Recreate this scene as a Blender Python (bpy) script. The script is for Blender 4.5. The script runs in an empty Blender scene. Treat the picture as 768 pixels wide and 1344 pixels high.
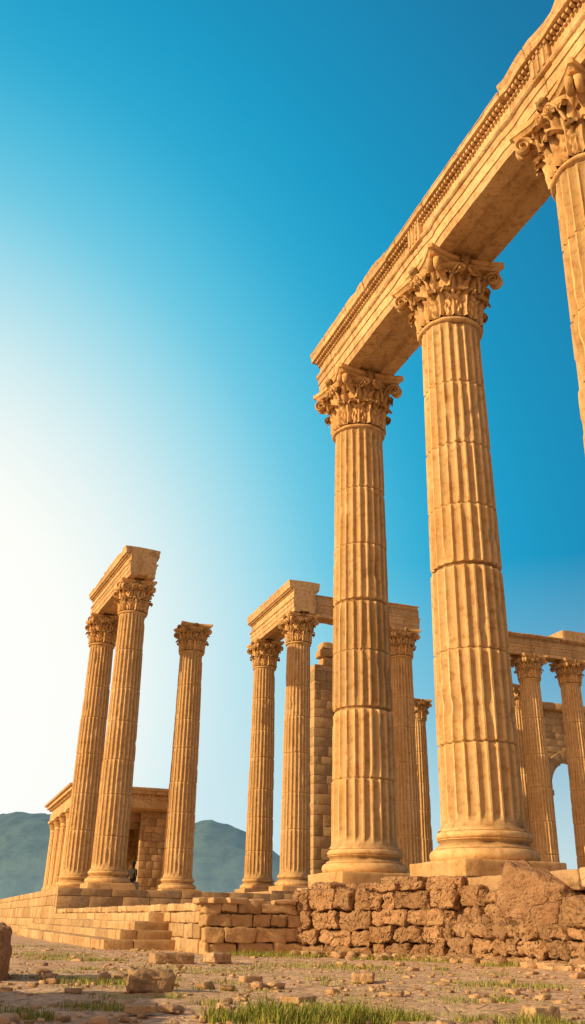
import bpy, math, random
import numpy as np
from mathutils import Vector, Matrix, noise
R = math.radians
scene = bpy.context.scene
TH = R(20.0)
A2 = (-math.sin(TH), math.cos(TH))
B2 = (math.cos(TH), math.sin(TH))
def LW(o, b, a, z=0.0):
    return (o[0]+b*B2[0]+a*A2[0], o[1]+b*B2[1]+a*A2[1], z)

# ------------------------------------------------------------------ materials
def nn(nt, t, loc=(0,0), **kw):
    n = nt.nodes.new(t); n.location = loc
    for k, v in kw.items(): setattr(n, k, v)
    return n
def ramp(nt, stops):
    n = nt.nodes.new('ShaderNodeValToRGB')
    e = n.color_ramp.elements
    while len(e) > 1: e.remove(e[-1])
    for i, (p, c) in enumerate(stops):
        if isinstance(c, (int, float)): c = (c, c, c)
        if i == 0: e[0].position = p; e[0].color = (*c, 1)
        else:
            x = e.new(p); x.color = (*c, 1)
    return n
def mix(nt, mode, fac, a, b):
    n = nt.nodes.new('ShaderNodeMix'); n.data_type = 'RGBA'; n.blend_type = mode
    def put(i, v):
        if isinstance(v, bpy.types.NodeSocket): nt.links.new(v, n.inputs[i])
        elif isinstance(v, (int, float)): n.inputs[i].default_value = v
        else: n.inputs[i].default_value = (*v, 1)
    put(0, fac); put(6, a); put(7, b)
    return n.outputs[2]
def math_(nt, op, a, b=0.5):
    n = nt.nodes.new('ShaderNodeMath'); n.operation = op
    for i, v in enumerate((a, b)):
        if isinstance(v, bpy.types.NodeSocket): nt.links.new(v, n.inputs[i])
        else: n.inputs[i].default_value = v
    return n.outputs[0]
def noise_(nt, vec, scale, detail=5, rough=0.55):
    n = nt.nodes.new('ShaderNodeTexNoise'); n.inputs['Scale'].default_value = scale
    n.inputs['Detail'].default_value = detail; n.inputs['Roughness'].default_value = rough
    nt.links.new(vec, n.inputs['Vector'])
    return n.outputs['Fac']
def mapping(nt, vec, scale):
    n = nt.nodes.new('ShaderNodeMapping'); n.inputs['Scale'].default_value = scale
    nt.links.new(vec, n.inputs['Vector']); return n.outputs[0]
def ramp_mul(nt, s):
    r = ramp(nt, [(0.0, 0.2), (0.35, 1.0)]); nt.links.new(s, r.inputs[0]); return r.outputs[0]

def stone(name, light, mid, dark, bump=0.35, pit=0.0, streak=0.5, cracks=0.6, island=0.25, point=False, fine=1.0):
    m = bpy.data.materials.new(name); m.use_nodes = True
    nt = m.node_tree; L = nt.links
    bs = nt.nodes['Principled BSDF']; bs.inputs['Roughness'].default_value = 0.9
    bs.inputs['Specular IOR Level'].default_value = 0.12
    geo = nn(nt, 'ShaderNodeNewGeometry'); pos = geo.outputs['Position']
    r1 = ramp(nt, [(0.32, mid), (0.62, light)]); L.new(noise_(nt, pos, 0.7, 4, 0.6), r1.inputs[0])
    n2 = noise_(nt, pos, 6.0*fine, 6, 0.72)
    r2 = ramp(nt, [(0.34, 0.8), (0.5, 0.13), (0.8, 0.0)]); L.new(n2, r2.inputs[0])
    c = mix(nt, 'MIX', r2.outputs[0], r1.outputs[0], dark)
    n3 = noise_(nt, mapping(nt, pos, (2.2, 2.2, 0.22)), 1.3, 5, 0.65)
    r3 = ramp(nt, [(0.50, 0.0), (0.72, streak)]); L.new(n3, r3.inputs[0])
    c = mix(nt, 'MIX', r3.outputs[0], c, tuple(x*0.8 for x in dark))
    nv = nn(nt, 'ShaderNodeTexNoise'); nv.inputs['Scale'].default_value = 1.6; nv.inputs['Detail'].default_value = 3
    L.new(pos, nv.inputs['Vector'])
    vm = nn(nt, 'ShaderNodeVectorMath', operation='MULTIPLY_ADD')
    L.new(nv.outputs['Color'], vm.inputs[0]); vm.inputs[1].default_value = (0.9, 0.9, 0.9); L.new(pos, vm.inputs[2])
    vo = nn(nt, 'ShaderNodeTexVoronoi', feature='DISTANCE_TO_EDGE'); vo.inputs['Scale'].default_value = 0.8
    L.new(vm.outputs[0], vo.inputs['Vector'])
    r4 = ramp(nt, [(0.0, cracks), (0.008, 0.0)]); L.new(vo.outputs['Distance'], r4.inputs[0])
    c = mix(nt, 'MIX', r4.outputs[0], c, tuple(x*0.3 for x in dark))
    r5 = ramp(nt, [(0.0, 1.0-island), (1.0, 1.0+island*0.4)]); L.new(geo.outputs['Random Per Island'], r5.inputs[0])
    c = mix(nt, 'MULTIPLY', 1.0, c, r5.outputs[0])
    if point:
        r6 = ramp(nt, [(0.42, 0.34), (0.5, 1.0), (0.6, 1.25)]); L.new(geo.outputs['Pointiness'], r6.inputs[0])  # crevice shade put into the colour: hollows darker, edges lighter
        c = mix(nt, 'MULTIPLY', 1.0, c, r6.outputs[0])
    h = math_(nt, 'ADD', noise_(nt, pos, 22*fine, 4, 0.7), math_(nt, 'MULTIPLY', n2, 1.2))
    h = math_(nt, 'SUBTRACT', h, math_(nt, 'MULTIPLY', r4.outputs[0], 0.6))
    if pit > 0:
        v2 = nn(nt, 'ShaderNodeTexVoronoi'); v2.inputs['Scale'].default_value = 11.0
        L.new(vm.outputs[0], v2.inputs['Vector'])
        rp = ramp(nt, [(0.0, 0.0), (0.45, 1.0)]); L.new(v2.outputs['Distance'], rp.inputs[0])
        h = math_(nt, 'ADD', h, math_(nt, 'MULTIPLY', rp.outputs[0], pit))
        c = mix(nt, 'MULTIPLY', 0.45, c, ramp_mul(nt, v2.outputs['Distance']))
    L.new(c, bs.inputs['Base Color'])
    b = nn(nt, 'ShaderNodeBump'); b.inputs['Strength'].default_value = bump; b.inputs['Distance'].default_value = 0.06
    L.new(h, b.inputs['Height']); L.new(b.outputs[0], bs.inputs['Normal'])
    return m

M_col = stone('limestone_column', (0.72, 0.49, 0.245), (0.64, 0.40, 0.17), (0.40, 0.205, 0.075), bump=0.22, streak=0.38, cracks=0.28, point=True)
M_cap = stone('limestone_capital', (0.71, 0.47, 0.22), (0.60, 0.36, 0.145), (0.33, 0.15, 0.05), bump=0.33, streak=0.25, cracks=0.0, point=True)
M_ent = stone('limestone_entablature', (0.74, 0.51, 0.27), (0.65, 0.42, 0.20), (0.35, 0.18, 0.07), bump=0.3, streak=0.55, cracks=0.5, island=0.22)
M_ash = stone('ashlar_masonry', (0.67, 0.46, 0.25), (0.56, 0.35, 0.165), (0.32, 0.175, 0.075), bump=0.45, streak=0.3, cracks=0.3, island=0.3)
M_rub = stone('weathered_rubble', (0.72, 0.45, 0.25), (0.60, 0.34, 0.17), (0.29, 0.14, 0.06), bump=0.95, pit=1.4, streak=0.3, cracks=0.3, island=0.3, fine=1.6)
M_bld = stone('reddish_boulder', (0.62, 0.38, 0.22), (0.52, 0.29, 0.155), (0.28, 0.14, 0.065), bump=0.9, pit=0.5, streak=0.3, cracks=0.7, island=0.1, fine=1.6)
M_slab = stone('worn_slab', (0.66, 0.45, 0.26), (0.54, 0.34, 0.175), (0.32, 0.17, 0.085), bump=0.5, streak=0.2, cracks=0.5, island=0.3)

def plain(name, col, rough=0.9):
    m = bpy.data.materials.new(name); m.use_nodes = True; nt = m.node_tree
    bs = nt.nodes['Principled BSDF']; bs.inputs['Roughness'].default_value = rough
    geo = nn(nt, 'ShaderNodeNewGeometry')
    r = ramp(nt, [(0.3, tuple(x*0.7 for x in col)), (0.7, tuple(min(1, x*1.25) for x in col))])
    nt.links.new(noise_(nt, geo.outputs['Position'], 9, 4), r.inputs[0])
    nt.links.new(r.outputs[0], bs.inputs['Base Color'])
    return m

# ------------------------------------------------------------------ mesh helpers
class MB:
    def __init__(s): s.v = []; s.f = []
    def add(s, vs, fs):
        o = len(s.v); s.v.extend(vs); s.f.extend([tuple(i+o for i in f) for f in fs])
    def mesh(s, name, mat, smooth=False, angle=None):
        me = bpy.data.meshes.new(name); me.from_pydata([tuple(v) for v in s.v], [], s.f); me.update()
        if smooth:
            me.polygons.foreach_set('use_smooth', [True]*len(me.polygons))
            if angle is not None and hasattr(me, 'set_sharp_from_angle'): me.set_sharp_from_angle(angle=R(angle))
        me.materials.append(mat); return me
def obj(name, data, parent=None, loc=(0,0,0), rot=(0,0,0), **props):
    o = bpy.data.objects.new(name, data); scene.collection.objects.link(o)
    o.location = loc; o.rotation_euler = rot
    if parent: o.parent = parent
    for k, v in props.items(): o[k] = v
    return o
def lathe(mb, prof, n, ox=0, oy=0):
    vs = []; fs = []
    for r, z in prof:
        for i in range(n):
            t = 2*math.pi*i/n; vs.append((ox+r*math.cos(t), oy+r*math.sin(t), z))
    for j in range(len(prof)-1):
        for i in range(n):
            k = (i+1) % n; fs.append((j*n+i, j*n+k, (j+1)*n+k, (j+1)*n+i))
    mb.add(vs, fs)
def grid_surf(mb, rows):
    nr = len(rows); nc = len(rows[0]); vs = [p for r in rows for p in r]
    fs = [(j*nc+i, j*nc+i+1, (j+1)*nc+i+1, (j+1)*nc+i) for j in range(nr-1) for i in range(nc-1)]
    mb.add(vs, fs)
def rbox(mb, c, h, r=0.02, n=0, rough=0.0, fr=1.5, rotz=0.0, seed=0.0, M=None, tilt=(0,0), jag=0.0):
    h = list(h); r = min(r, min(h)*0.9)
    ax = []
    for k in range(3):
        inner = [(-h[k]+r) + (2*h[k]-2*r)*i/(n+1) for i in range(n+2)]
        ax.append([-h[k]]+inner+[h[k]])
    N = n+4; idx = {}; vs = []; fs = []
    Rm = Matrix.Rotation(rotz, 3, 'Z') @ Matrix.Rotation(tilt[0], 3, 'X') @ Matrix.Rotation(tilt[1], 3, 'Y')
    cv = Vector(c); s = Vector((seed*3.1, seed*1.7, seed*2.3))
    def V(i, j, k):
        key = (i, j, k)
        if key in idx: return idx[key]
        q = Vector((ax[0][i], ax[1][j], ax[2][k]))
        inn = Vector([max(-h[t]+r, min(h[t]-r, q[t])) for t in range(3)])
        d = q-inn
        if d.length > 1e-9: d.normalize()
        q = inn+d*r
        p = Rm @ q + cv
        if rough > 0:
            nv = noise.noise_vector((p+s)*fr)*rough + noise.noise_vector((p+s)*fr*3.1)*rough*0.45
            if jag > 0:
                vd, _ = noise.voronoi((p+s)*fr*1.6)
                nv = nv - (p-cv).normalized()*jag*max(0, .55-vd[0])*1.5 + noise.noise_vector((p+s)*fr*7)*rough*.3
            p = p+nv
        if M is not None: p = M @ p
        idx[key] = len(vs); vs.append(tuple(p)); return idx[key]
    for a in range(N-1):
        for b in range(N-1):
            fs.append((V(a,b,0), V(a,b+1,0), V(a+1,b+1,0), V(a+1,b,0)))
            fs.append((V(a,b,N-1), V(a+1,b,N-1), V(a+1,b+1,N-1), V(a,b+1,N-1)))
            fs.append((V(a,0,b), V(a+1,0,b), V(a+1,0,b+1), V(a,0,b+1)))
            fs.append((V(a,N-1,b), V(a,N-1,b+1), V(a+1,N-1,b+1), V(a+1,N-1,b)))
            fs.append((V(0,a,b), V(0,a,b+1), V(0,a+1,b+1), V(0,a+1,b)))
            fs.append((V(N-1,a,b), V(N-1,a+1,b), V(N-1,a+1,b+1), V(N-1,a,b+1)))
    mb.add(vs, fs)

# ------------------------------------------------------------------ columns
NF = 22
PH = [0.0, 0.08, 0.17, 0.32, 0.5, 0.68, 0.83, 0.92]
def shaft_mesh(name, z0, z1, rb, rt, seed, drums, deep=()):
    rnd = random.Random(seed); L = z1-z0
    js = [z0+L*t for t in drums]
    zs = [(z0, 0), (z0+0.06, 0), (z0+0.12, 0), (z0+0.2, 0), (z0+0.3, 0)]
    z = z0+0.5
    while z < z1-0.45:
        if all(abs(z-j) > 0.14 for j in js): zs.append((z, 0))
        z += 0.2
    zs += [(z1-0.35, 0), (z1-0.25, 0), (z1-0.15, 0), (z1-0.08, 0), (z1, 0)]
    for i, j in enumerate(js):
        dp = drums[i] in deep
        q = 2.4 if dp else .9; g = .045 if dp else .026
        zs += [(j-g*2.0, 0), (j-g, .25*q), (j-g*.5, q), (j+g*.5, q), (j+g, .25*q), (j+g*2.0, 0)]
    zs.sort()
    offs = [(rnd.uniform(-.012, .012), rnd.uniform(-.012, .012)) for _ in range(len(js)+1)]
    n = NF*len(PH); vs = []; fs = []
    for (z, gr) in zs:
        t = (z-z0)/L
        r = rb+(rt-rb)*(t**1.35)
        if z-z0 < 0.12: r += 0.07*(1-(z-z0)/0.12)**2
        if z1-z < 0.1: r += 0.04*(1-(z1-z)/0.1)**2
        fade = min(1, max(0, (z-z0-0.12)/0.2))*min(1, max(0, (z1-z-0.1)/0.18)); fade = math.sqrt(fade)
        d = sum(1 for j in js if z > j); ox, oy = offs[d]
        for i in range(NF):
            for p in PH:
                a = 2*math.pi*(i+p)/NF
                x = (p-0.5)/0.42
                dep = 0.078*rb*math.sqrt(max(0, 1-x*x))*fade if abs(x) < 1 else 0
                P = Vector((math.cos(a)*r, math.sin(a)*r, z)); S = Vector((seed*7.3, seed*3.1, 0))
                arr = 0
                if dep < 0.01:
                    arr = max(0, noise.noise((P+S)*2.6)-0.36)*0.2
                big = max(0, noise.noise((P+S)*1.1+Vector((9, 4, 2)))-0.5)*0.4
                rr = r-max(dep, min(gr*.035, .11))-min(arr, 0.04)-min(big, 0.06)-gr*0.012
                vs.append((rr*math.cos(a)+ox, rr*math.sin(a)+oy, z))
    for j in range(len(zs)-1):
        for i in range(n):
            k = (i+1) % n; fs.append((j*n+i, j*n+k, (j+1)*n+k, (j+1)*n+i))
    mb = MB(); mb.add(vs, fs)
    return mb.mesh(name, M_col, True, 38)
def base_mesh(name, rb, bh, seed):
    mb = MB(); pz = bh*0.34; k = rb
    rbox(mb, (0, 0, pz/2), (k*1.33, k*1.33, pz/2), 0.03, 6, 0.02, 1.6, seed=seed)
    z = pz-0.01; H = bh-pz; pr = []
    for i in range(11):
        t = -math.pi/2+math.pi*i/10; pr.append((k*(1.16+0.14*math.cos(t)), z+H*0.2+H*0.2*math.sin(t)))
    pr += [(k*1.17, z+H*.42), (k*1.17, z+H*.46)]
    for i in range(7):
        t = i/6; pr.append((k*(1.15-0.08*math.sin(math.pi*t)-0.03*t), z+H*(.47+.2*t)))
    pr += [(k*1.14, z+H*.68), (k*1.14, z+H*.7)]
    for i in range(9):
        t = -math.pi/2+math.pi*i/8; pr.append((k*(1.08+0.09*math.cos(t)), z+H*.82+H*0.12*math.sin(t)))
    pr += [(k*1.09, z+H*.95), (k*1.09, z+H*1.02)]
    m2 = MB(); lathe(m2, pr, 72)
    vs = []
    for v in m2.v:
        V = Vector(v); c = max(0, noise.noise(V*1.7+Vector((seed*5, 0, 0)))-0.3)*0.22
        s = 1-min(c, .09)/max(.1, V.xy.length) + noise.noise(V*5)*0.006
        vs.append((v[0]*s, v[1]*s, v[2]))
    mb.add(vs, m2.f)
    return mb.mesh(name, M_col, True, 40)
def tube(mb, pts, lat, w0, w1, th0, th1):
    n = len(pts); rows = []
    for i, p in enumerate(pts):
        t = (pts[min(i+1, n-1)]-pts[max(i-1, 0)]).normalized(); nr = t.cross(lat).normalized()
        f = i/(n-1); w = w0+(w1-w0)*f; th = th0+(th1-th0)*f
        row = []
        for k in range(9):
            a = 2*math.pi*k/8
            row.append(tuple(p+lat*(w*math.cos(a))+nr*(th*math.sin(a))))
        rows.append(row)
    grid_surf(mb, rows)
    mb.add([tuple(pts[-1]+lat*w1*1.15)]+rows[-1][:8], [(0, i+1, (i+1) % 8+1) for i in range(8)])
def capital_meshes(name, rt, ch, aw, seed):
    mb = MB(); k = ch/1.65; S = Vector((seed*4.4, 1, 2))
    pr = [(rt*1.0, -0.16*k)]
    for i in range(9):
        t = -math.pi/2+math.pi*i/8; pr.append((rt*1.02+0.07*k*math.cos(t), -0.09*k+0.055*k*math.sin(t)))
    pr += [(rt*.97, 0), (rt*.97, ch*.3), (rt*.99, ch*.5), (rt*1.04, ch*.65), (rt*1.14, ch*.76), (rt*1.27, ch*.83), (rt*1.3, ch*.87), (rt*.6, ch*.87)]
    lathe(mb, pr, 64)
    def leaf(ang, hgt, W, c, r0, rot=195, base=0.0):
        rows = []; ns = 22; nw = 13
        for i in range(ns):
            s = i/(ns-1)
            if s < 0.62:
                u = s/0.62; rho = r0+0.03*k+0.07*k*u*u; z = base+(hgt-c)*u
                outd = (1, 0)
            else:
                ph = R(rot)*(s-0.62)/0.38
                rho = r0+0.10*k+c*(1-math.cos(ph)); z = base+(hgt-c)+c*math.sin(ph)*1.05
                outd = (math.cos(ph), -math.sin(ph))
            wd = W*(0.80+0.32*math.sin(math.pi*min(1, s*1.15)))*(1-0.72*max(0, (s-.72)/.28)**1.6)
            wd *= 0.84+0.24*abs(math.sin(s*math.pi*4.5))
            row = []
            for j in range(nw):
                w = -1+2*j/(nw-1)
                off = 0.045*k*math.cos(w*math.pi*3)*(1-0.3*s)+0.05*k*(1-abs(w))**2+0.035*k*math.sin(s*28+abs(w)*5)*abs(w)
                rr = rho+off*outd[0]; zz = z+off*outd[1]-0.05*k*w*w*(1 if s > .6 else .3)
                a = ang+w*wd/max(r0, .1)/(1+0.25*(rho/r0-1))
                row.append((rr*math.cos(a), rr*math.sin(a), zz))
            rows.append(row)
        grid_surf(mb, rows)
    for i in range(8):
        leaf(2*math.pi*(i+.5)/8, ch*.72, rt*.36, .12*k, rt*.99)
    for i in range(8):
        leaf(2*math.pi*i/8, ch*.42, rt*.38, .105*k, rt*1.0)
    def spiral(c, ru, lat, r_out, turns, w0, w1, th0, th1, stem, flip=1):
        pts = list(stem)
        n = int(22*turns)
        for i in range(n+1):
            f = i/n; a = R(150)-f*turns*2*math.pi; r = r_out*(1-f*0.86)
            pts.append(c+ru*(r*math.cos(a)*flip)+Vector((0, 0, r*math.sin(a))))
        tube(mb, pts, lat, w0, w1, th0, th1)
    for q in range(4):
        a = math.pi/4+q*math.pi/2; ru = Vector((math.cos(a), math.sin(a), 0)); lat = Vector((-math.sin(a), math.cos(a), 0))
        cr = aw*1.414*.78; c = ru*cr+Vector((0, 0, ch*.72)); ro = .18*k
        stem = [ru*(rt*1.05)+Vector((0, 0, ch*.42)), ru*(rt*1.12)+Vector((0, 0, ch*.54)), ru*(rt*1.22)+Vector((0, 0, ch*.66)), ru*((rt*1.3+cr-ro)/2)+Vector((0, 0, ch*.745))]
        for sg in (-1, 1):
            l2 = lat*(sg*.085*k)
            spiral(c+l2, ru, lat, ro, 1.9, .085*k, .045*k, .05*k, .022*k, [s+l2*(2.4-1.4*i/3) for i, s in enumerate(stem)])
        a2 = q*math.pi/2; rf = Vector((math.cos(a2), math.sin(a2), 0)); lt = Vector((-math.sin(a2), math.cos(a2), 0))
        for sg in (-1, 1):
            c2 = rf*(rt*1.36)+lt*(sg*.15*k)+Vector((0, 0, ch*.75))
            st = [rf*(rt*1.1)+lt*(sg*.42*k)+Vector((0, 0, ch*.45)), rf*(rt*1.2)+lt*(sg*.38*k)+Vector((0, 0, ch*.6)), rf*(rt*1.3)+lt*(sg*.30*k)+Vector((0, 0, ch*.73))]
            spiral(c2, lt*-sg, rf, .11*k, 1.6, .05*k, .03*k, .03*k, .016*k, st)
    vs = []
    for v in mb.v:
        V = Vector(v); nv = noise.noise_vector(V*4+S)*0.022*k; vs.append(tuple(V+nv))
    mb.v = vs
    cap = mb.mesh(name, M_cap, True, 60)
    ab = MB(); nside = 13; lv = [(0.865, .90), (0.89, .92), (0.92, .95), (0.925, .985), (0.99, 1.0), (1.0, .985)]
    out = []
    for q in range(4):
        for i in range(nside):
            t = (-1+2*i/(nside-1)); x = t*aw*.93; y = -(aw-0.17*aw*(1-t*t))
            ca, sa = math.cos(q*math.pi/2), math.sin(q*math.pi/2)
            out.append((x*ca-y*sa, x*sa+y*ca))
    n = len(out); rows = []
    for z, s in lv:
        row = []
        for x, y in out:
            V = Vector((x*s, y*s, z*ch)); c = max(0, noise.noise(V*1.8+S)-.2)*.15
            V = V*(1-c*.5)+noise.noise_vector(V*5+S)*.012; V.z = z*ch+noise.noise(V*3+S)*.008; row.append(tuple(V))
        rows.append(row+[row[0]])
    grid_surf(ab, rows)
    ab.add(rows[-1][:-1], [tuple(range(n))]); ab.add(rows[0][:-1], [tuple(reversed(range(n)))])
    for q in range(4):
        a = q*math.pi/2; cx, cy = math.cos(a)*aw*.86, math.sin(a)*aw*.86
        m2 = MB(); lathe(m2, [(.13*k*math.sin(math.pi*i/8), .13*k*math.cos(math.pi*i/8)) for i in range(9)], 14)
        for i, v in enumerate(m2.v):
            V = Vector(v); s = 1+.3*math.sin(6*math.atan2(V.z, V.x*math.sin(a)+V.y*math.cos(a)+1e-6)); m2.v[i] = (V.x*s+cx, V.y*s+cy, V.z*s+ch*.93)
        ab.add(m2.v, m2.f)
    return cap, ab.mesh(name+'_abacus', M_cap, True, 35)

class ColKind:
    def __init__(s, H, rb, rt, ch, bh, aw, seeds, drumsets, deeps=((), (), ())):
        s.H = H; s.ch = ch; s.base = base_mesh('column_base', rb, bh, seeds[0])
        s.shafts = [shaft_mesh('column_shaft', bh-0.02, H-ch-0.06, rb, rt, sd, dr, dp) for sd, dr, dp in zip(seeds, drumsets, deeps)]
        s.bh = bh; s.caps = [capital_meshes('capital', rt, ch, aw, sd) for sd in seeds]
    def make(s, loc, i, label, group, rot=0.0):
        e = obj('column', None, loc=loc, rot=(0, 0, TH), label=label, category='column', group=group)
        e.empty_display_size = 1
        obj('base', s.base, e)
        obj('shaft', s.shafts[i % len(s.shafts)], e, rot=(0, 0, rot))
        c, a = s.caps[i % len(s.caps)]
        cc = obj('capital', c, e, loc=(0, 0, s.H-s.ch))
        obj('abacus', a, cc)
        return e
big = ColKind(14.0, 0.80, 0.69, 1.66, 0.86, 1.06, [1, 2, 3], [[.14, .29, .42, .54, .68, .83], [.14, .30, .46, .58, .71, .85], [.12, .27, .42, .6, .72, .86]], ((.29, .54), (.46,), (.42,)))
far = ColKind(14.0, 0.76, 0.63, 1.50, 0.80, 0.93, [4, 5], [[.12, .27, .40, .55, .68, .84], [.18, .33, .5, .66, .8]])
mid = ColKind(12.9, 0.68, 0.56, 1.30, 0.7, 0.82, [6], [[.15, .3, .46, .62, .8]])

ZS = 1.27
MAIN0 = (1.90, 23.3); DV = 5.43
for i in range(4):
    a = -DV*i
    big.make(LW(MAIN0, 0, a, ZS), i, ['fluted Corinthian column carrying the broken end of the great entablature',
        'fluted Corinthian column with a dark drum joint on a square plinth',
        'tall fluted Corinthian column under the long entablature', 'tall fluted Corinthian column under the long entablature'][i],
        'columns of the great colonnade', rot=0.1*i)
ZP = 1.6
for i, (x, y, lab) in enumerate([(-7.74, 42.4, 'fluted Corinthian column under a broken entablature end on the podium'),
                        (-10.3, 48.1, 'fluted Corinthian column under a broken entablature end on the podium'),
                        (-5.5, 49.3, 'free-standing fluted Corinthian column with nothing on its capital')]):
    far.make((x, y, ZP), i, lab, 'columns on the temple podium')
for i, (x, y) in enumerate([(0.45, 47.8), (-1.5, 53.1), (6.3, 50.2)]):
    far.make((x, y, ZP+0.2), i+1, 'fluted Corinthian column under the angled corner entablature', 'columns on the temple podium')
for i in range(4):
    p = LW((13.6, 50.4), 2.75*(i-1), 0, ZP)
    mid.make(p, 0, 'closely spaced Corinthian column of the side colonnade', 'columns of the side colonnade')
mid.make((14.55, 57.5, ZP), 0, 'Corinthian column standing behind the side colonnade', 'columns of the side colonnade')
mid.make((8.8, 62, ZP), 0, 'free-standing weathered Corinthian column', 'columns of the side colonnade')

# ------------------------------------------------------------------ entablature
def extrude(mb, prof, y0, y1, step=0.22, amp=0.012, chip=0.05, seed=0, gap=0.008):
    y0 += gap; y1 -= gap; n = max(2, int((y1-y0)/step)); ys = [y0+(y1-y0)*i/n for i in range(n+1)]
    ys = [y0, y0+.03]+ys[1:-1]+[y1-.03, y1]; m = len(prof)
    cx = sum(p[0] for p in prof)/m; cz = sum(p[1] for p in prof)/m; rows = []
    for j, y in enumerate(ys):
        row = []; e = 0.98 if j in (0, len(ys)-1) else 1
        for x, z in prof:
            V = Vector((x, y, z)); c = max(0, noise.noise(V*1.4+Vector((seed*3.3, 0, 7)))-.25)*chip*2.2
            s = e-c
            W = Vector((cx+(x-cx)*s, y, cz+(z-cz)*s))+noise.noise_vector(V*3+Vector((seed, 0, 0)))*amp
            if amp and j in (0, len(ys)-1): W.y = y
            row.append(tuple(W))
        rows.append(row+[row[0]])
    o = len(mb.v); grid_surf(mb, rows)
    k = m+1; last = (len(rows)-1)*k
    mb.f.append(tuple(o+i for i in range(m))); mb.f.append(tuple(o+last+i for i in reversed(range(m))))
def entablature(loc, y0, y1, hw, ha, hf, cornice, joints, orn, label, rotz=TH, lip=0.22, dent=True, hc=0.36):
    e = obj('entablature', None, loc=loc, rot=(0, 0, rotz), label=label, category='entablature')
    js = [y0]+[j for j in joints if y0+.3 < j < y1-.3]+[y1]
    h = ha
    prof = [(hw-.08, 0), (hw-.08, .30*h), (hw-.05, .31*h), (hw-.05, .64*h), (hw-.02, .65*h), (hw-.02, .88*h), (hw+.02, .90*h), (hw+.05, .95*h), (hw+.05, h)]
    prof = prof+[(-x, z) for x, z in reversed(prof)]+[(-.42*hw, 0), (-.38*hw, .09), (.38*hw, .09), (.42*hw, 0)]
    mb = MB()
    for i in range(len(js)-1): extrude(mb, prof, js[i], js[i+1], seed=i+y0, amp=.010)
    obj('architrave', mb.mesh('architrave', M_ent, True, 30), e)
    if hf > 0:
        mb = MB(); p = [(hw-.05, h+.002), (hw-.05, h+hf), (-hw+.05, h+hf), (-hw+.05, h+.002)]
        y = y0+.04; rr = random.Random(int(y0*10))
        while y < y1-.2:
            q = min(y1-.04, y+rr.uniform(1.3, 2.0))
            if y1-q < .8: q = y1-.04
            extrude(mb, p, y, q, seed=y, amp=.010); y = q
        for oy in orn:
            for sx in (-1, 1):
                rbox(mb, (sx*(hw-.0), oy, h+hf*.45), (.07, .3, hf*.5+.1), .02, 3, .012)
                for t in (-.17, 0, .17):
                    rbox(mb, (sx*(hw+.06), oy+t, h+hf*.45), (.05, .045, hf*.42+.06), .03, 2, .012)
        y = y0+.1
        while y < y1-.1:
            for sx in (-1, 1):
                rbox(mb, (sx*(hw-.02), y, h+hf-.045), (.045, .036, .036), .03, 0)
            y += .11
        obj('frieze', mb.mesh('frieze', M_ent, True, 35), e)
    z0 = h+hf
    if cornice:
        mb = MB()
        for ci, (ya, yb, sc) in enumerate(cornice):
            H = hc*sc
            pr = [(hw-.04, z0+.002), (hw-.02, z0+.10), (hw+lip*.8, z0+.11), (hw+lip*.86, z0+.11+(H-.11)*.6), (hw+lip*.95, z0+.11+(H-.11)*.68), (hw+lip*(1.05 if sc > .9 else .85), z0+H), (hw*.4, z0+H+.02)]
            pr = pr+[(-x, z) for x, z in reversed(pr)]
            y = ya; rr = random.Random(ci+5)
            while y < yb-.1:
                q = min(yb, y+rr.uniform(1.1, 1.9))
                if yb-q < .6: q = yb
                extrude(mb, pr, y, q, seed=y*2+ci, amp=.016, chip=.08); y = q
            if dent:
                y = ya+.1
                while y < yb-.1:
                    for sx in (-1, 1): rbox(mb, (sx*(hw+lip*.22), y, z0+.058), (lip*.26, .036, .045), .008, 0)
                    y += .125
        obj('cornice', mb.mesh('cornice', M_ent, True, 30), e)
    return e
ztop = ZS+14.0
entablature((MAIN0[0], MAIN0[1], ztop), -DV*3-1.2, 1.25, .82, .86, .42,
    [(-DV*3-1.2, -9.6, 1.15), (-9.6, -4.0, .82), (-4.0, 1.32, 1.1)], [-DV*3, -DV*2, -DV, 0], [-DV*3, -DV*2, -DV],
    'long honey-coloured entablature with dentils spanning the great colonnade')
entablature((-7.74, 42.4, ZP+14), -1.35, 6.9, .70, .74, .36, [(-1.1, 3.4, 1.3), (3.4, 6.9, 1.0)], [0, 6.2], [], 'broken entablature bridging two columns, ragged end', rotz=R(24))
entablature((0.45, 47.8, ZP+14.2), -.95, 6.6, .70, .80, .46, [(-.9, 6.7, 1.5)], [0, 5.6], [], 'entablature fragment with projecting cornice over corner columns')
entablature((0.45, 47.8, ZP+14.2), .74, 7.3, .62, .75, .5, [(3.6, 7.2, .45)], [3.2, 6.3], [], 'plain architrave run meeting the corner entablature', rotz=TH-math.pi/2+R(1.5), dent=False, lip=.12)
pR = LW((13.6, 50.4), 0, 0, ZP+12.9)
entablature(pR, -3.7, 6.6, .56, .62, .34, [(-3.7, 2.0, .55), (2.0, 6.6, 1.9)], [-2.75, 0, 2.75, 5.5], [], 'entablature of the side colonnade with stepped broken cornice', rotz=TH-math.pi/2, lip=.25)

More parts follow.
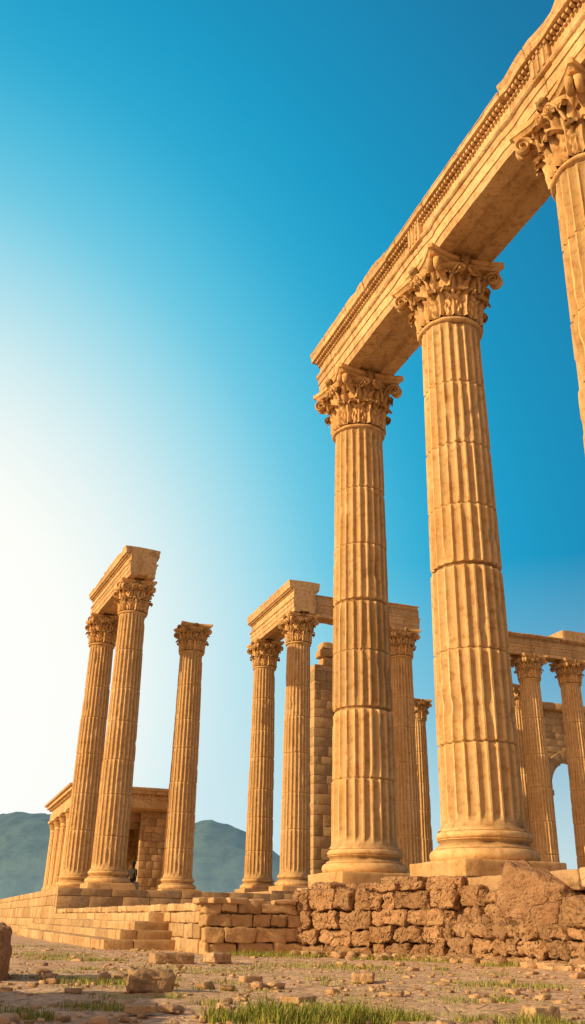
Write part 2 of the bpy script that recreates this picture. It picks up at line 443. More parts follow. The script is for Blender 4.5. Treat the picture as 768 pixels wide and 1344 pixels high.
# ------------------------------------------------------------------ block walls
def wall_part(mb, p0, p1, z0, z1, thick, rowh, bl, rnd, r=.02, n=0, rough=0.0, jit=.02, skip=None, fr=1.6, ragged=0.0, inward=1, jag=0.0):
    d = Vector((p1[0]-p0[0], p1[1]-p0[1])); L = d.length; d.normalize(); nrm = Vector((d.y, -d.x))*-inward
    ang = math.atan2(d.y, d.x); z = z0
    while z < z1-.04:
        h = rowh*rnd.uniform(.8, 1.2)
        if z+h > z1-rowh*.4: h = z1-z
        s = -rnd.uniform(0, bl*.5)
        while s < L-.02:
            l = bl*rnd.uniform(.5, 1.5); a = max(0, s); b = min(L, s+l)
            if L-b < bl*.3: b = L; l = b-s
            if b-a > .06:
                cs = (a+b)/2; cz = z+h/2
                if not (skip and skip(cs, cz)) and not (ragged and z+h > z1-.05 and rnd.random() < ragged):
                    o = rnd.uniform(-jit, jit)+thick/2
                    c = (p0[0]+d.x*cs+nrm.x*o, p0[1]+d.y*cs+nrm.y*o, cz)
                    rbox(mb, c, ((b-a)/2-.006, thick/2, h/2-.005), r, n, rough, fr, ang+rnd.uniform(-.01, .01), seed=rnd.uniform(0, 20), jag=jag)
            s += l
        z += h
def slab(mb, poly, z0, z1):
    n = len(poly); vs = [(x, y, z0) for x, y in poly]+[(x, y, z1) for x, y in poly]
    mb.add(vs, [tuple(range(n-1, -1, -1)), tuple(range(n, 2*n))]+[(i, (i+1) % n, n+(i+1) % n, n+i) for i in range(n)])
rnd = random.Random(11)
def gz(x, y): return -0.006*min(60, max(0, y-12))

PO = (-9.2, 39.6)
pod = obj('temple_podium', None, loc=(PO[0], PO[1], 0), label='long ashlar podium of pale blocks carrying the temple columns', category='podium')
def rel(m, o):
    m.v = [(v[0]-o[0], v[1]-o[1], v[2]) for v in m.v]
def P(b, a): return LW(PO, b, a)[:2]
mb = MB()
wall_part(mb, P(0, 0), P(40, 0), -.4, ZP, .5, .42, 1.1, rnd, r=.02, jit=.02, rough=.01, inward=1)
wall_part(mb, P(0, 34), P(0, .5), -.4, ZP, .5, .42, 1.2, rnd, r=.02, jit=.02, rough=.01, inward=1)
rel(mb, PO); obj('retaining_wall', mb.mesh('retaining_wall', M_ash, True, 40), pod)
mb = MB(); slab(mb, [P(.45, .45), P(40, .45), P(40, 34), P(.45, 34)], -.3, ZP-.02)
for i in range(150):
    b = rnd.uniform(1, 39); a = rnd.uniform(1, 33)
    rbox(mb, (*P(b, a), ZP-.03), (rnd.uniform(.4, 1), rnd.uniform(.4, 1), .05), .02, 0, rotz=TH)
rel(mb, PO); obj('paving', mb.mesh('paving', M_slab, True, 40), pod)
mb = MB(); slab(mb, [P(10.2, 2.6), P(20.5, 2.6), P(20.5, 16), P(10.2, 16)], ZP-.04, ZP+.2)
rel(mb, PO); obj('raised_platform', mb.mesh('raised_platform', M_slab), pod)

# low forecourt terrace with steps
FO = (-1.45, 18.1)
ter = obj('forecourt_terrace', None, loc=(FO[0], FO[1], 0), label='low ashlar terrace wall with stone steps along its side', category='terrace')
def F(b, a): return LW(FO, b, a)[:2]
ZT = .80
mb = MB()
wall_part(mb, F(0, 0), F(2.6, 0), -.12, ZT, .4, .23, .5, rnd, r=.025, n=4, rough=.045, jit=.035, fr=2.8, jag=.04)
wall_part(mb, F(0, 22), F(0, .42), -.3, ZT, .4, .23, .6, rnd, r=.025, n=1, rough=.025, jit=.02, fr=2.2)
for i in range(16):
    s = rnd.uniform(.12, .3); b = rnd.uniform(.1, 2.4)
    rbox(mb, (*F(b, rnd.uniform(.1, .8)), ZT+.03), (s, s*.7, .05), .03, 2, .03, 4, rnd.uniform(0, 1), seed=i)
rel(mb, FO); obj('terrace_wall', mb.mesh('terrace_wall', M_ash, True, 45), ter)
mb = MB(); slab(mb, [F(.2, .2), F(22, .2), F(22, 21.6), F(.2, 21.6)], -.3, ZT-.03)
NS = 4; TR = .36
for i in range(NS):
    bo = -TR*(NS-i)+.08; zt = ZT-.17*(NS-i)-.03; a0 = 2.2+TR*i
    slab(mb, [F(bo, a0+.1), F(.3, a0+.1), F(.3, 21), F(bo, 21)], -.35, zt)
rel(mb, FO); obj('terrace_fill', mb.mesh('terrace_fill', M_slab), ter)
mb = MB()
for i in range(NS):
    bo = -TR*(NS-i); zt = ZT-.17*(NS-i); a0 = 2.2+TR*i
    wall_part(mb, F(bo, 21), F(bo, a0+.44), zt-.26, zt, .44, .6, 1.3, rnd, r=.015, n=2, rough=.018, jit=.008)
    wall_part(mb, F(bo, a0), F(.15, a0), zt-.26, zt, .44, .6, 1.3, rnd, r=.015, n=2, rough=.018, jit=.008)
rel(mb, FO); obj('steps', mb.mesh('steps', M_ash, True, 45), ter)

# stylobate under the great colonnade
sty = obj('stylobate', None, loc=(MAIN0[0], MAIN0[1], 0), rot=(0, 0, TH), label='stepped stone base of large slabs under the great colonnade', category='stone base')
mb = MB()
y = 1.6
while y > -DV*3-2:
    l = rnd.uniform(1.1, 1.9)
    for bx, w in ((-.60, .56), (.60, .62)):
        rbox(mb, (bx, y-l/2, ZS-.15), (w, l/2-.01, .135+rnd.uniform(-.01, .01)), .03, 4, .03, 2.2, seed=y)
    y -= l
obj('slab_course', mb.mesh('slab_course', M_slab, True, 45), sty)
mb = MB(); slab(mb, [(-.85, -DV*3-2), (1.25, -DV*3-2), (1.25, 1.5), (-.85, 1.5)], -.3, ZS-.25)
obj('foundation', mb.mesh('foundation', M_rub), sty)

# rubble retaining wall in front of it
def rubble(pts, z0, z1s, thick, rowh, bl, seed, n=7, ragged=.06):
    mb = MB(); r = random.Random(seed)
    for i in range(len(pts)-1):
        wall_part(mb, pts[i], pts[i+1], z0, z1s[i], thick, rowh, bl, r, r=.05, n=n, rough=.055, jit=.05, fr=4.2, ragged=ragged, jag=.08)
    return mb
W0 = (0.22, 19.0)
rw = obj('rubble_wall', None, loc=(W0[0], W0[1], 0), label='rough pitted rubble wall of reddish blocks below the columns', category='stone wall')
mb = rubble([(.2, 20.4), (0.22, 18.75), (1.5, 17.65), (2.85, 16.5)], -.15, [1.04, 1.08, 1.16], .5, .31, .52, 3)
rel(mb, W0); obj('facing', mb.mesh('facing', M_rub, True, 50), rw)
mb = MB(); slab(mb, [(.4, 20.6), (.5, 19.1), (1.75, 18.1), (3.05, 17.0), (3.6, 17.5), (1.6, 22.5), (.6, 22.5)], -.2, .98)
for i in range(60):
    t = rnd.random(); x = .4+2.5*t+rnd.uniform(0, .7); yy = 19.0-2.4*t+rnd.uniform(0, 1.0)
    s = rnd.uniform(.06, .2); rbox(mb, (x, yy, 1.0+s*.4), (s*1.3, s, s*.6), s*.3, 3, s*.25, 5, rnd.uniform(0, 3), seed=i)
rel(mb, W0); obj('rubble_fill', mb.mesh('rubble_fill', M_rub, True, 50), rw)
W1 = (2.8, 16.2)
rw2 = obj('rubble_wall', None, loc=(W1[0], W1[1], 0), label='low broken rubble wall in two tiers with fallen blocks on top', category='stone wall')
mb = rubble([(2.62, 16.3), (3.80, 13.5), (5.85, 9.0)], -.15, [.52, .54], .5, .27, .48, 8)
rel(mb, W1); obj('facing', mb.mesh('facing', M_rub, True, 50), rw2)
mb = rubble([(2.95, 16.85), (3.15, 15.9), (4.28, 12.9), (5.95, 8.8)], .25, [1.1, 1.0, 1.05], .5, .29, .5, 9, ragged=.3)
rel(mb, W1); obj('upper_tier', mb.mesh('upper_tier', M_rub, True, 50), rw2)
mb = MB(); slab(mb, [(3.05, 16.4), (4.2, 13.7), (6.25, 9.2), (6.8, 9.4), (3.4, 17)], -.2, .40)
slab(mb, [(3.4, 16.9), (3.6, 16.0), (4.7, 13.1), (6.4, 9.0), (7.0, 9.4), (3.9, 17.2)], .3, .75)
for i in range(80):
    t = rnd.random(); x = 2.85+2.2*t+rnd.uniform(0, .45); yy = 16.3-4.9*t+rnd.uniform(0, .3)
    s = rnd.uniform(.05, .17); rbox(mb, (x, yy, .5+s*.3), (s*1.3, s, s*.7), s*.3, 3, s*.3, 6, rnd.uniform(0, 3), seed=i)
rel(mb, W1); obj('rubble_fill', mb.mesh('rubble_fill', M_rub, True, 50), rw2)

# ------------------------------------------------------------------ tall cella wall behind the middle columns
CW = (1.55, 55.3)
cw = obj('cella_wall', None, loc=(*CW, ZP), label='tall standing fragment of an ashlar cella wall', category='wall')
mb = MB()
wall_part(mb, (0, 0), (4.2*B2[0], 4.2*B2[1]), 0, 13.6, .9, .55, 1.25, rnd, r=.02, jit=.015)
obj('wall', mb.mesh('wall', M_ash, True, 40), cw)
mb = MB()
for i, (w, h0) in enumerate([(.55, 13.6), (.75, 14.15), (.62, 14.6)]):
    rbox(mb, (.95, .75, h0+.24), (w, .5, .23), .06, 3, .05, 2, TH, seed=i)
obj('pier_capital', mb.mesh('pier_capital', M_cap, True, 50), cw)

# arched wall behind the side colonnade
AW = (14.6, 60.5)
aw_ = obj('arched_wall', None, loc=(*AW, ZP-.3), label='ruined ashlar wall pierced by tall round arches', category='wall')
arches = [(4.7, 1.75, 7.6), (10.6, 1.75, 7.6)]
def in_arch(s, z):
    for c, w, sp in arches:
        if z < sp and abs(s-c) < w+.15: return True
        if z >= sp and math.hypot(s-c, z-sp) < w+.2: return True
    return False
mb = MB()
wall_part(mb, (0, 0), (14*B2[0], 14*B2[1]), 0, 12.6, .9, .45, .9, rnd, r=.02, jit=.02, skip=in_arch)
obj('wall', mb.mesh('wall', M_ash, True, 40), aw_)
for c, w, sp in arches:
    mb = MB()
    for i in range(13):
        a = math.pi*(i+.5)/13; rr = w+.32
        Mx = Matrix.Rotation(TH, 4, 'Z') @ Matrix.Translation((c+rr*math.cos(a), .42, sp+rr*math.sin(a))) @ Matrix.Rotation(-a, 4, 'Y')
        rbox(mb, (0, 0, 0), (.36, .52, math.pi*rr/13/2+.03), .03, 0, M=Mx)
    for sx in (-1, 1):
        z = 0
        while z < sp:
            Mx = Matrix.Rotation(TH, 4, 'Z') @ Matrix.Translation((c+sx*(w+.3), .42, z+.24))
            rbox(mb, (0, 0, 0), (.34, .52, .235), .03, 0, M=Mx); z += .475
    obj('arch', mb.mesh('arch', M_ash, True, 40), aw_)
mb = MB()
for i in range(8):
    Mx = Matrix.Rotation(TH, 4, 'Z') @ Matrix.Translation((1.0+1.65*i, .3, 12.85))
    rbox(mb, (0, 0, 0), (.8, .8, .24), .05, 1, .03, M=Mx)
obj('coping', mb.mesh('coping', M_ent, True, 40), aw_)

# ------------------------------------------------------------------ small temple on the podium
TO = (-12.3, 56.0)
tm = obj('small_temple', None, loc=(*TO, ZP), rot=(0, 0, TH), label='small columned shrine with flat corniced roof on the podium', category='temple')
mb = MB(); rbox(mb, (3.0, 5.6, .16), (3.4, 6.0, .16), .03, 0); obj('platform', mb.mesh('platform', M_slab, True, 40), tm)
def simple_col():
    mb = MB(); n = 48
    rbox(mb, (0, 0, .1), (.42, .42, .1), .02, 0)
    lathe(mb, [(.4, .2), (.43, .27), (.4, .34), (.35, .37), (.37, .43), (.33, .48)], 32)
    zs = [.48]+[.48+3.45*i/12 for i in range(1, 13)]; rows = []
    for z in zs:
        r = .33-.05*(z-.48)/3.45
        rows.append([((r-(.02 if i % 3 == 1 else 0))*math.cos(2*math.pi*i/n), (r-(.02 if i % 3 == 1 else 0))*math.sin(2*math.pi*i/n), z) for i in range(n)]+[((r)*1.0, 0, z)])
    grid_surf(mb, rows)
    pr = [(.31, 3.9), (.33, 3.95), (.30, 4.0)]
    lathe(mb, pr+[(.30, 4.1), (.4, 4.2), (.33, 4.22), (.46, 4.38), (.36, 4.4), (.5, 4.52)], 16)
    rbox(mb, (0, 0, 4.58), (.48, .48, .07), .02, 0)
    return mb.mesh('shrine_column', M_col, True, 40)
scm = simple_col()
for (x, y) in [(0, 0), (0, 2.9), (0, 5.8), (0, 8.7), (0, 11.2), (5.9, 0)]:
    obj('column', scm, tm, loc=(x, y, .32))
mb = MB()
wall_part(mb, (1.6, 8.5), (1.6, 2.4), .32, 4.95, .45, .42, .9, rnd, jit=.015)
wall_part(mb, (1.6, 2.4), (2.3, 2.4), .32, 4.95, .45, .42, .9, rnd, jit=.015)
wall_part(mb, (4.0, 1.0), (5.6, 1.0), .32, 4.95, .45, .42, .7, rnd, jit=.015)
wall_part(mb, (2.3, 2.41), (4.2, 2.41), 4.0, 4.95, .45, .42, .9, rnd, jit=.015)
wall_part(mb, (1.7, 11), (6.2, 11), .32, 4.95, .45, .42, .9, rnd, jit=.015)
wall_part(mb, (5.8, 1.2), (5.8, 11), .32, 4.95, .45, .42, .9, rnd, jit=.015, inward=-1)
obj('cella', mb.mesh('cella', M_ash, True, 40), tm)
mb = MB(); rbox(mb, (2.95, 5.5, 5.2), (3.35, 6.0, .25), .03, 0); rbox(mb, (2.95, 5.5, 5.6), (3.28, 5.93, .16), .02, 0)
obj('architrave', mb.mesh('architrave', M_ent, True, 40), tm)
mb = MB(); rbox(mb, (2.95, 5.5, 5.86), (3.62, 6.27, .1), .03, 0); rbox(mb, (2.95, 5.5, 6.03), (3.78, 6.43, .08), .03, 0)
y = -.45
while y < 11.6:
    rbox(mb, (-.42, y, 5.7), (.08, .06, .06), .01, 0); y += .24
x = -.3
while x < 6.3:
    rbox(mb, (x, -.52, 5.7), (.06, .08, .06), .01, 0); x += .24
obj('cornice', mb.mesh('cornice', M_ent, True, 40), tm)
mb = MB(); wall_part(mb, (-24, 46), (-14.0, 44.5), -.4, .75, .6, .35, .8, rnd, r=.05, n=1, rough=.05, jit=.04, ragged=.2)
rel(mb, (-18, 45)); obj('boundary_wall', mb.mesh('boundary_wall', M_rub, True, 50), loc=(-18, 45, 0), label='low rough boundary wall of brown blocks', category='stone wall')
mb = MB(); wall_part(mb, (-3.3, 7.0), (-2.75, 2.6), -.1, .80, .5, .3, .6, rnd, r=.04, n=2, rough=.05, jit=.04, ragged=.3)  # added outside the frame so its shadow falls on the near left pavement
rel(mb, (-3.1, 5)); obj('shade_wall', mb.mesh('shade_wall', M_rub, True, 50), loc=(-3.1, 5, 0), label='unseen block wall stub added to shade the pavement', category='stone wall')

# ------------------------------------------------------------------ ground
def axis(lo, hi, step, far, g=1.14):
    m = list(np.arange(lo, hi+1e-6, step)); s = step; x = hi; up = []
    while x < far: s *= g; x += s; up.append(x)
    s = step; x = lo; dn = []
    while x > -far: s *= g; x -= s; dn.append(x)
    return list(reversed(dn))+m+up
xs = axis(-7, 8, .08, 3500); ys = axis(4.4, 20, .08, 3500)
vs = []; nx = len(xs); ny = len(ys)
for y in ys:
    for x in xs:
        z = gz(x, y)
        if -12 < x < 14 and 2 < y < 30:
            p = Vector((x*2.2, y*2.2, 0)); d, _ = noise.voronoi(p+noise.noise_vector(p*.8)*.5)
            e = min(1, (d[1]-d[0])*4); k = max(0, min(1, .4+noise.noise(Vector((x*.35, y*.35, 3)))*2.2))
            z += .018*e*k + noise.noise(Vector((x*.5, y*.5, 0)))*.03 + noise.noise(Vector((x*3, y*3, 5)))*.012+noise.noise(Vector((x*8, y*8, 5)))*.009 - .02
        vs.append((x, y, z))
mb = MB(); mb.add(vs, [(j*nx+i, j*nx+i+1, (j+1)*nx+i+1, (j+1)*nx+i) for j in range(ny-1) for i in range(nx-1)])
def ground_mat():
    m = bpy.data.materials.new('dusty_pavement'); m.use_nodes = True; nt = m.node_tree; L = nt.links
    bs = nt.nodes['Principled BSDF']; bs.inputs['Roughness'].default_value = .95; bs.inputs['Specular IOR Level'].default_value = .1
    geo = nn(nt, 'ShaderNodeNewGeometry'); pos = geo.outputs['Position']
    r1 = ramp(nt, [(.3, (.58, .36, .21)), (.5, (.75, .50, .31)), (.7, (.84, .61, .40))]); L.new(noise_(nt, pos, 2.2, 6, .7), r1.inputs[0])
    n2 = noise_(nt, pos, 16, 6, .75); r2 = ramp(nt, [(.35, .5), (.6, 1.1)]); L.new(n2, r2.inputs[0])
    c = mix(nt, 'MULTIPLY', .8, r1.outputs[0], r2.outputs[0])
    vo = nn(nt, 'ShaderNodeTexVoronoi', feature='DISTANCE_TO_EDGE'); vo.inputs['Scale'].default_value = 4; L.new(pos, vo.inputs['Vector'])
    r3 = ramp(nt, [(0, .3), (.07, 1.0)]); L.new(vo.outputs['Distance'], r3.inputs[0])
    c = mix(nt, 'MULTIPLY', .45, c, r3.outputs[0])
    r4 = ramp(nt, [(.58, 0.0), (.66, .7)]); L.new(noise_(nt, mapping(nt, pos, (.5, 1.0, 1)), .9, 6, .7), r4.inputs[0])
    c = mix(nt, 'MIX', r4.outputs[0], c, (.36, .32, .09))
    L.new(c, bs.inputs['Base Color'])
    b = nn(nt, 'ShaderNodeBump'); b.inputs['Strength'].default_value = .7; b.inputs['Distance'].default_value = .04
    L.new(math_(nt, 'ADD', n2, math_(nt, 'MULTIPLY', r3.outputs[0], .6)), b.inputs['Height']); L.new(b.outputs[0], bs.inputs['Normal'])
    return m
obj('ground', mb.mesh('ground', ground_mat(), True), kind='structure', label='dusty cracked stone pavement with sparse grass')
def near_wall(x, y):
    return y > 22 or (x > -1.7 and y > 17.6) or (x > .2 and (x-.2)*.85+y > 18.6) or (x > 2.5 and (x-2.5)*2.2+y > 16.2)
mb = MB(); r = random.Random(5)
for i in range(1700):
    y = 5+16*r.random()**1.2; x = r.uniform(-.36, .38)*y
    if near_wall(x, y): continue
    s = r.uniform(.008, .024) if r.random() < .92 else r.uniform(.02, .06)
    rbox(mb, (x, y, gz(x, y)-.012+s*.25), (s*r.uniform(.8, 1.6), s, s*.45), s*.4, 0, s*.4, 12, r.uniform(0, 3), seed=i)
for i in range(160):
    t = r.random(); x = .2+4*t; y = (18.5-.85*(x-.2) if x < 2.6 else 16.2-2.3*(x-2.6))-r.random()**2*.9-.05
    s = r.uniform(.02, .09); rbox(mb, (x, y, gz(x, y)+s*.2), (s*1.3, s, s*.6), s*.35, 1, s*.4, 12, r.uniform(0, 3), seed=i)
obj('gravel', mb.mesh('gravel', M_slab, True, 50), kind='stuff', label='scattered pebbles and stone chips', category='gravel')
# grass
mb = MB()
def tuft(x, y, rad, n, h):
    for i in range(n):
        a = r.uniform(0, 6.28); q = rad*math.sqrt(r.random()); bx = x+q*math.cos(a)*1.5; by = y+q*math.sin(a)*.8
        hh = h*r.uniform(.4, 1.1)*(1-.5*q/rad)*(.7+.8*noise.noise(Vector((bx*6, by*6, 1)))); la = r.uniform(0, 6.28); ln = hh*r.uniform(.15, .8); w = r.uniform(.003, .006)
        px, py = -math.sin(la)*w, math.cos(la)*w; z0 = gz(bx, by)-.03
        P_ = []
        for k, t in enumerate((0, .5, 1)):
            cx = bx+math.cos(la)*ln*t*t; cy = by+math.sin(la)*ln*t*t; cz = z0+(hh+.03)*t*(1-.15*t)
            ww = 1-.9*t; P_ += [(cx-px*ww, cy-py*ww, cz), (cx+px*ww, cy+py*ww, cz)]
        mb.add(P_, [(0, 1, 3, 2), (2, 3, 5, 4)])
for t in [(0.0, 5.75, .30, 1600, .19), (.45, 5.9, .28, 1300, .16), (.25, 6.3, .35, 700, .11), (1.3, 5.8, .25, 700, .11), (-1.65, 5.8, .25, 700, .10), (-1.2, 6.4, .2, 300, .07), (1.45, 7.4, .3, 500, .09),
          (-1.5, 8.9, .4, 500, .07), (-2.8, 13.5, .5, 500, .10), (-3.6, 15.5, .5, 400, .10), (-.2, 17.5, .6, 800, .18), (-.7, 17.5, .5, 500, .14), (.7, 17.6, .5, 400, .16), (1.9, 16.6, .4, 500, .18),
          (2.45, 15.8, .4, 500, .16), (3.2, 14.1, .4, 450, .15), (2.0, 9.5, .5, 500, .08), (-.9, 11, .6, 500, .07), (-5, 20, .7, 500, .12), (.6, 13, .7, 450, .08), (1.9, 5.85, .18, 500, .10)]:
    tuft(*t)
for i in range(120):
    y = 6+14*r.random(); x = r.uniform(-.33, .33)*y
    if not near_wall(x, y): tuft(x, y, r.uniform(.08, .35), 70, r.uniform(.03, .08))
gm = bpy.data.materials.new('dry_grass'); gm.use_nodes = True; nt = gm.node_tree; bs = nt.nodes['Principled BSDF']; bs.inputs['Roughness'].default_value = .7
g_ = nn(nt, 'ShaderNodeNewGeometry'); rr_ = ramp(nt, [(0, (.11, .16, .012)), (.6, (.26, .30, .03)), (1, (.45, .36, .08))]); nt.links.new(g_.outputs['Random Per Island'], rr_.inputs[0]); nt.links.new(rr_.outputs[0], bs.inputs['Base Color'])
obj('grass', mb.mesh('grass', gm), kind='stuff', label='tufts of short yellow-green grass', category='grass')

def loose(x, y, h, name='loose_stone', label='weathered block of stone lying on the pavement', rot=0, tilt=(0, 0), z=None, rough=.08, n=8, mat=None, cat='stone', rr=.3, jag=0):
    m = MB(); s = min(h); rbox(m, (0, 0, 0), h, s*rr, n, s*rough*2, .8/s, 0, seed=x+y, tilt=tilt, jag=jag*s)
    if z is None: z = gz(x, y)+h[2]*.8
    return obj(name, m.mesh(name, mat or M_slab, True, 50), loc=(x, y, z), rot=(0, 0, rot), label=label, category=cat)
loose(-1.02, 7.8, (.17, .11, .08), rot=.25, tilt=(.05, .08), rough=.16, jag=.3, n=10, label='squared pale stone block on the dusty pavement')
loose(-1.45, 13.0, (.26, .2, .06), rot=.3, rough=.16, label='flat stone slab lying on the pavement')
loose(-.9, 13.6, (.16, .12, .06), rot=.8, rough=.16)
loose(1.52, 6.05, (.1, .07, .04), rot=.4, rough=.16, label='small flat stone lying in the grass')
loose(.75, 9.6, (.13, .1, .04), rot=1.4, rough=.16); loose(-.3, 9.2, (.09, .07, .025), rot=.4, rough=.16)
loose(.1, 7.0, (.1, .08, .02), rot=.9, rough=.16); loose(-.85, 6.1, (.09, .08, .02), rot=.2, rough=.16)
loose(-3.0, 9.2, (.42, .5, .24), rot=.4, rough=.14, jag=.3, n=12, label='large rounded boulder at the edge of the pavement', cat='boulder', name='boulder', mat=M_bld)
loose(3.72, 14.45, (.50, .3, .40), rot=-.75, tilt=(.12, .38), z=.86, label='big tilted reddish boulder resting on the low wall', cat='boulder', name='boulder', mat=M_bld, rough=.09, rr=.2, n=14, jag=.2)
loose(4.15, 13.3, (.30, .3, .2), rot=.3, z=.68, label='rough block fallen onto the low wall', cat='boulder', name='boulder', mat=M_rub, jag=.3, n=10)
loose(4.55, 13.2, (.26, .3, .3), rot=.3, tilt=(.2, .2), z=1.2, label='rough block stacked on the broken wall', cat='boulder', name='boulder', mat=M_rub, jag=.3, n=10)
loose(2.85, 16.9, (.35, .22, .16), rot=-.7, z=1.1, label='rough block on top of the rubble wall', cat='boulder', name='boulder', mat=M_rub, jag=.3, n=10)
loose(2.2, 17.8, (.4, .25, .11), rot=-.7, z=1.17, label='flat reddish slab on top of the rubble wall', cat='stone', mat=M_rub)

# ------------------------------------------------------------------ hills
def hill(name, y0, prof, depth, col, seed):
    mb = MB(); rows = []; n = 260; xa = prof[0][0]; xb = prof[-1][0]
    for j in range(22):
        f = j/21; row = []
        for i in range(n):
            x = xa+(xb-xa)*i/(n-1); h = np.interp(x, [p[0] for p in prof], [p[1] for p in prof])
            hz = h*math.sin(f*math.pi/2)**.9
            hz += noise.fractal(Vector((x*.012, f*5, seed)), 1, 2, 5)*h*.10+noise.noise(Vector((x*.12, f*30, seed)))*1.5*(f > .1)
            row.append((x, y0+depth*f, hz-3))
        rows.append(row)
    rows.append([(p[0], p[1]+60, -10) for p in rows[-1]])
    grid_surf(mb, rows)
    m = bpy.data.materials.new(name); m.use_nodes = True; nt = m.node_tree; bs = nt.nodes['Principled BSDF']; bs.inputs['Roughness'].default_value = 1
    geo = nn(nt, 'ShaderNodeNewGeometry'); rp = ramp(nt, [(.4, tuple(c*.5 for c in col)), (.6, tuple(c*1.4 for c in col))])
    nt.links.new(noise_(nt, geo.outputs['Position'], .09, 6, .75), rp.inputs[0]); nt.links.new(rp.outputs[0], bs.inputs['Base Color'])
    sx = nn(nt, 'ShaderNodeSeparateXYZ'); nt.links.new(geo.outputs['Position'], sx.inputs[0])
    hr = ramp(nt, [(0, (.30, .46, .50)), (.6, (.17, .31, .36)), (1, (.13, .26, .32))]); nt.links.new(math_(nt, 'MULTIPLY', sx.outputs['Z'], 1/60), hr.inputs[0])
    nt.links.new(hr.outputs[0], bs.inputs['Emission Color']); bs.inputs['Emission Strength'].default_value = .46  # emission stands in for aerial haze, paler towards the foot
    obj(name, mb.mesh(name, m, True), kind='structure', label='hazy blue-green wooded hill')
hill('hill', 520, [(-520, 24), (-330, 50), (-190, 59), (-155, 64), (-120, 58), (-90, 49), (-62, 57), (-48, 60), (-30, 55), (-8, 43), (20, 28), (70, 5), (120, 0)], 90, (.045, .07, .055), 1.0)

# ------------------------------------------------------------------ seated visitor (dark clothes)
def person(loc, rz):
    e = obj('person', None, loc=loc, rot=(0, 0, rz), label='person in dark clothes sitting beside a column base', category='person')
    pts = [(0, 0, .5), (0, -.02, .72), (0, 0, .95), (0, .02, 1.06), (0, .03, 1.2), (.09, 0, .5), (.12, .42, .52), (.12, .45, .08), (.12, .58, .05), (-.09, 0, .5), (-.12, .42, .52), (-.12, .45, .08), (-.12, .58, .05),
           (.19, 0, .95), (.25, .05, .7), (.17, .28, .58), (-.19, 0, .95), (-.25, .05, .7), (-.17, .28, .58)]
    ed = [(0, 1), (1, 2), (2, 3), (3, 4), (0, 5), (5, 6), (6, 7), (7, 8), (0, 9), (9, 10), (10, 11), (11, 12), (2, 13), (13, 14), (14, 15), (2, 16), (16, 17), (17, 18)]
    rad = [.15, .14, .15, .055, .1, .1, .07, .045, .04, .1, .07, .045, .04, .06, .045, .03, .06, .045, .03]
    me = bpy.data.meshes.new('body'); me.from_pydata(pts, ed, []); me.update(); me.materials.append(plain('dark_cloth', (.03, .022, .018)))
    o = obj('body', me, e); o.modifiers.new('Skin', 'SKIN'); o.modifiers.new('Sub', 'SUBSURF').levels = 2
    sv = me.skin_vertices[0].data if len(me.skin_vertices) else []
    for i, v in enumerate(sv): v.radius = (rad[i], rad[i]); v.use_root = (i == 0)
    h = MB(); lathe(h, [(.105*math.sin(math.pi*i/10), .12*math.cos(math.pi*i/10)) for i in range(11)], 20)
    obj('hair', h.mesh('hair', plain('dark_hair', (.02, .015, .01)), True), e, loc=(0, .01, 1.24))
    return e
person((-6.95, 44.2, ZP-.05), R(150))
loose(-6.95, 44.2, (.3, .25, .2), z=ZP+.22, label='low block of stone used as a seat')

# ------------------------------------------------------------------ light, sky
SAZ, SEL = R(-111), R(21)
sd = Vector((math.sin(SAZ)*math.cos(SEL), math.cos(SAZ)*math.cos(SEL), math.sin(SEL)))
sun = bpy.data.lights.new('sun', 'SUN'); sun.energy = 5.0; sun.angle = R(.5); sun.color = (1, .75, .40)
so = obj('sun', sun, loc=(-30, -20, 30)); so.rotation_euler = sd.to_track_quat('Z', 'Y').to_euler()
w = bpy.data.worlds.new('World'); scene.world = w; w.use_nodes = True; nt = w.node_tree; L = nt.links
bg = nt.nodes['Background']; bg.inputs['Strength'].default_value = .1
tc = nn(nt, 'ShaderNodeTexCoord'); vec = tc.outputs['Generated']
sky = nn(nt, 'ShaderNodeTexSky', sky_type='NISHITA'); sky.sun_disc = False; sky.sun_elevation = SEL; sky.sun_rotation = SAZ
def lin(c): return tuple(((x/255+.055)/1.055)**2.4 if x > 10 else x/255/12.92 for x in c)
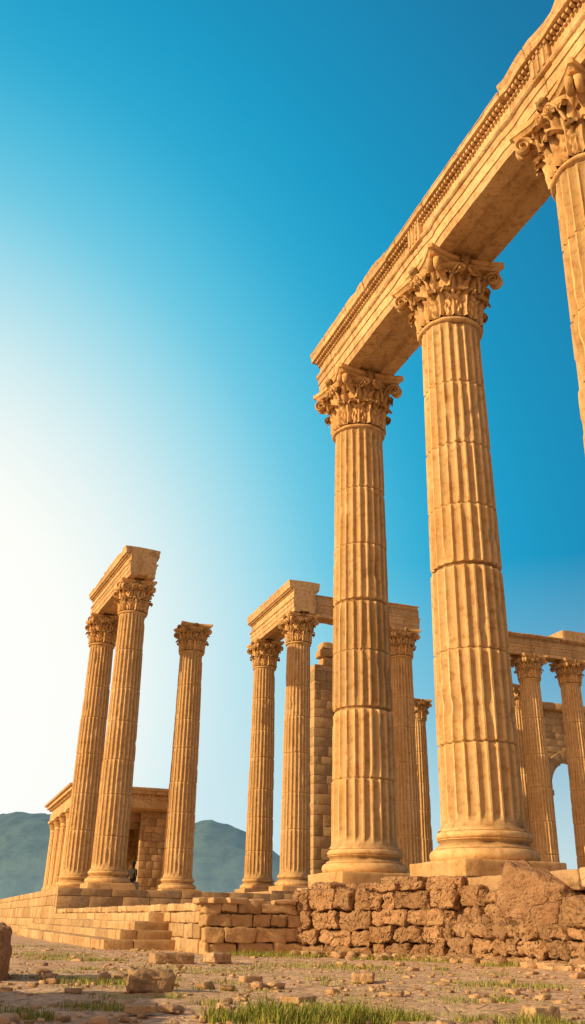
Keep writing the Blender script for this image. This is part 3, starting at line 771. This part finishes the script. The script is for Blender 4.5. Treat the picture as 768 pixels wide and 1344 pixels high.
def dotr(az, el, stops):
    g = Vector((math.sin(R(az))*math.cos(R(el)), math.cos(R(az))*math.cos(R(el)), math.sin(R(el))))
    dt = nn(nt, 'ShaderNodeVectorMath', operation='DOT_PRODUCT'); L.new(vec, dt.inputs[0]); dt.inputs[1].default_value = g
    rp = ramp(nt, stops); rp.color_ramp.interpolation = 'B_SPLINE'; L.new(dt.outputs['Value'], rp.inputs[0]); return rp.outputs[0]
c = dotr(-28, 11, [(.0, lin((0, 85, 122))), (.42, lin((0, 100, 145))), (.58, lin((0, 122, 170))), (.70, lin((0, 146, 193))), (.79, lin((5, 168, 212))), (.86, lin((95, 202, 230))), (.91, lin((180, 229, 240))), (.955, lin((244, 250, 247))), (1.0, (1.2, 1.14, 1.02))])
sp = nn(nt, 'ShaderNodeSeparateXYZ'); L.new(vec, sp.inputs[0])
hz = ramp(nt, [(.0, 1.0), (.08, .75), (.22, .26), (.36, 0.0)]); L.new(sp.outputs['Z'], hz.inputs[0])
c = mix(nt, 'LIGHTEN', hz.outputs[0], c, lin((214, 234, 234)))
warm_fill = dotr(math.degrees(SAZ)-22, 16, [(.0, 0.0), (.45, 0.04), (.75, .35), (1.0, 1.0)])
c = mix(nt, 'ADD', warm_fill, c, (1.9, .95, .32))  # warm sun-side glow added to the sky as fill for camera-facing stone
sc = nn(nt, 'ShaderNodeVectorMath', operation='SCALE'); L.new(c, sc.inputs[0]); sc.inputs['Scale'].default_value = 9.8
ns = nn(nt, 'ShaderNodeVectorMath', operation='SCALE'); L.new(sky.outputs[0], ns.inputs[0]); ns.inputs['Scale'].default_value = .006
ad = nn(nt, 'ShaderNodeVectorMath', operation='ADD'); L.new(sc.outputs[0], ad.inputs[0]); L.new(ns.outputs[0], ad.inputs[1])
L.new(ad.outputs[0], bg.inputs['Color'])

# ------------------------------------------------------------------ camera
cam = bpy.data.cameras.new('camera'); co = obj('camera', cam)
cam.sensor_fit = 'VERTICAL'; cam.sensor_height = 24; cam.lens = 1185/1344*24; cam.clip_start = .1; cam.clip_end = 8000
co.matrix_world = Matrix.Translation((0, 0, .5)) @ Matrix.Rotation(R(114.4), 4, 'X') @ Matrix.Rotation(R(1.065), 4, 'Z')
scene.camera = co
scene.view_settings.view_transform = 'Standard'; scene.view_settings.look = 'None'; scene.view_settings.exposure = 0
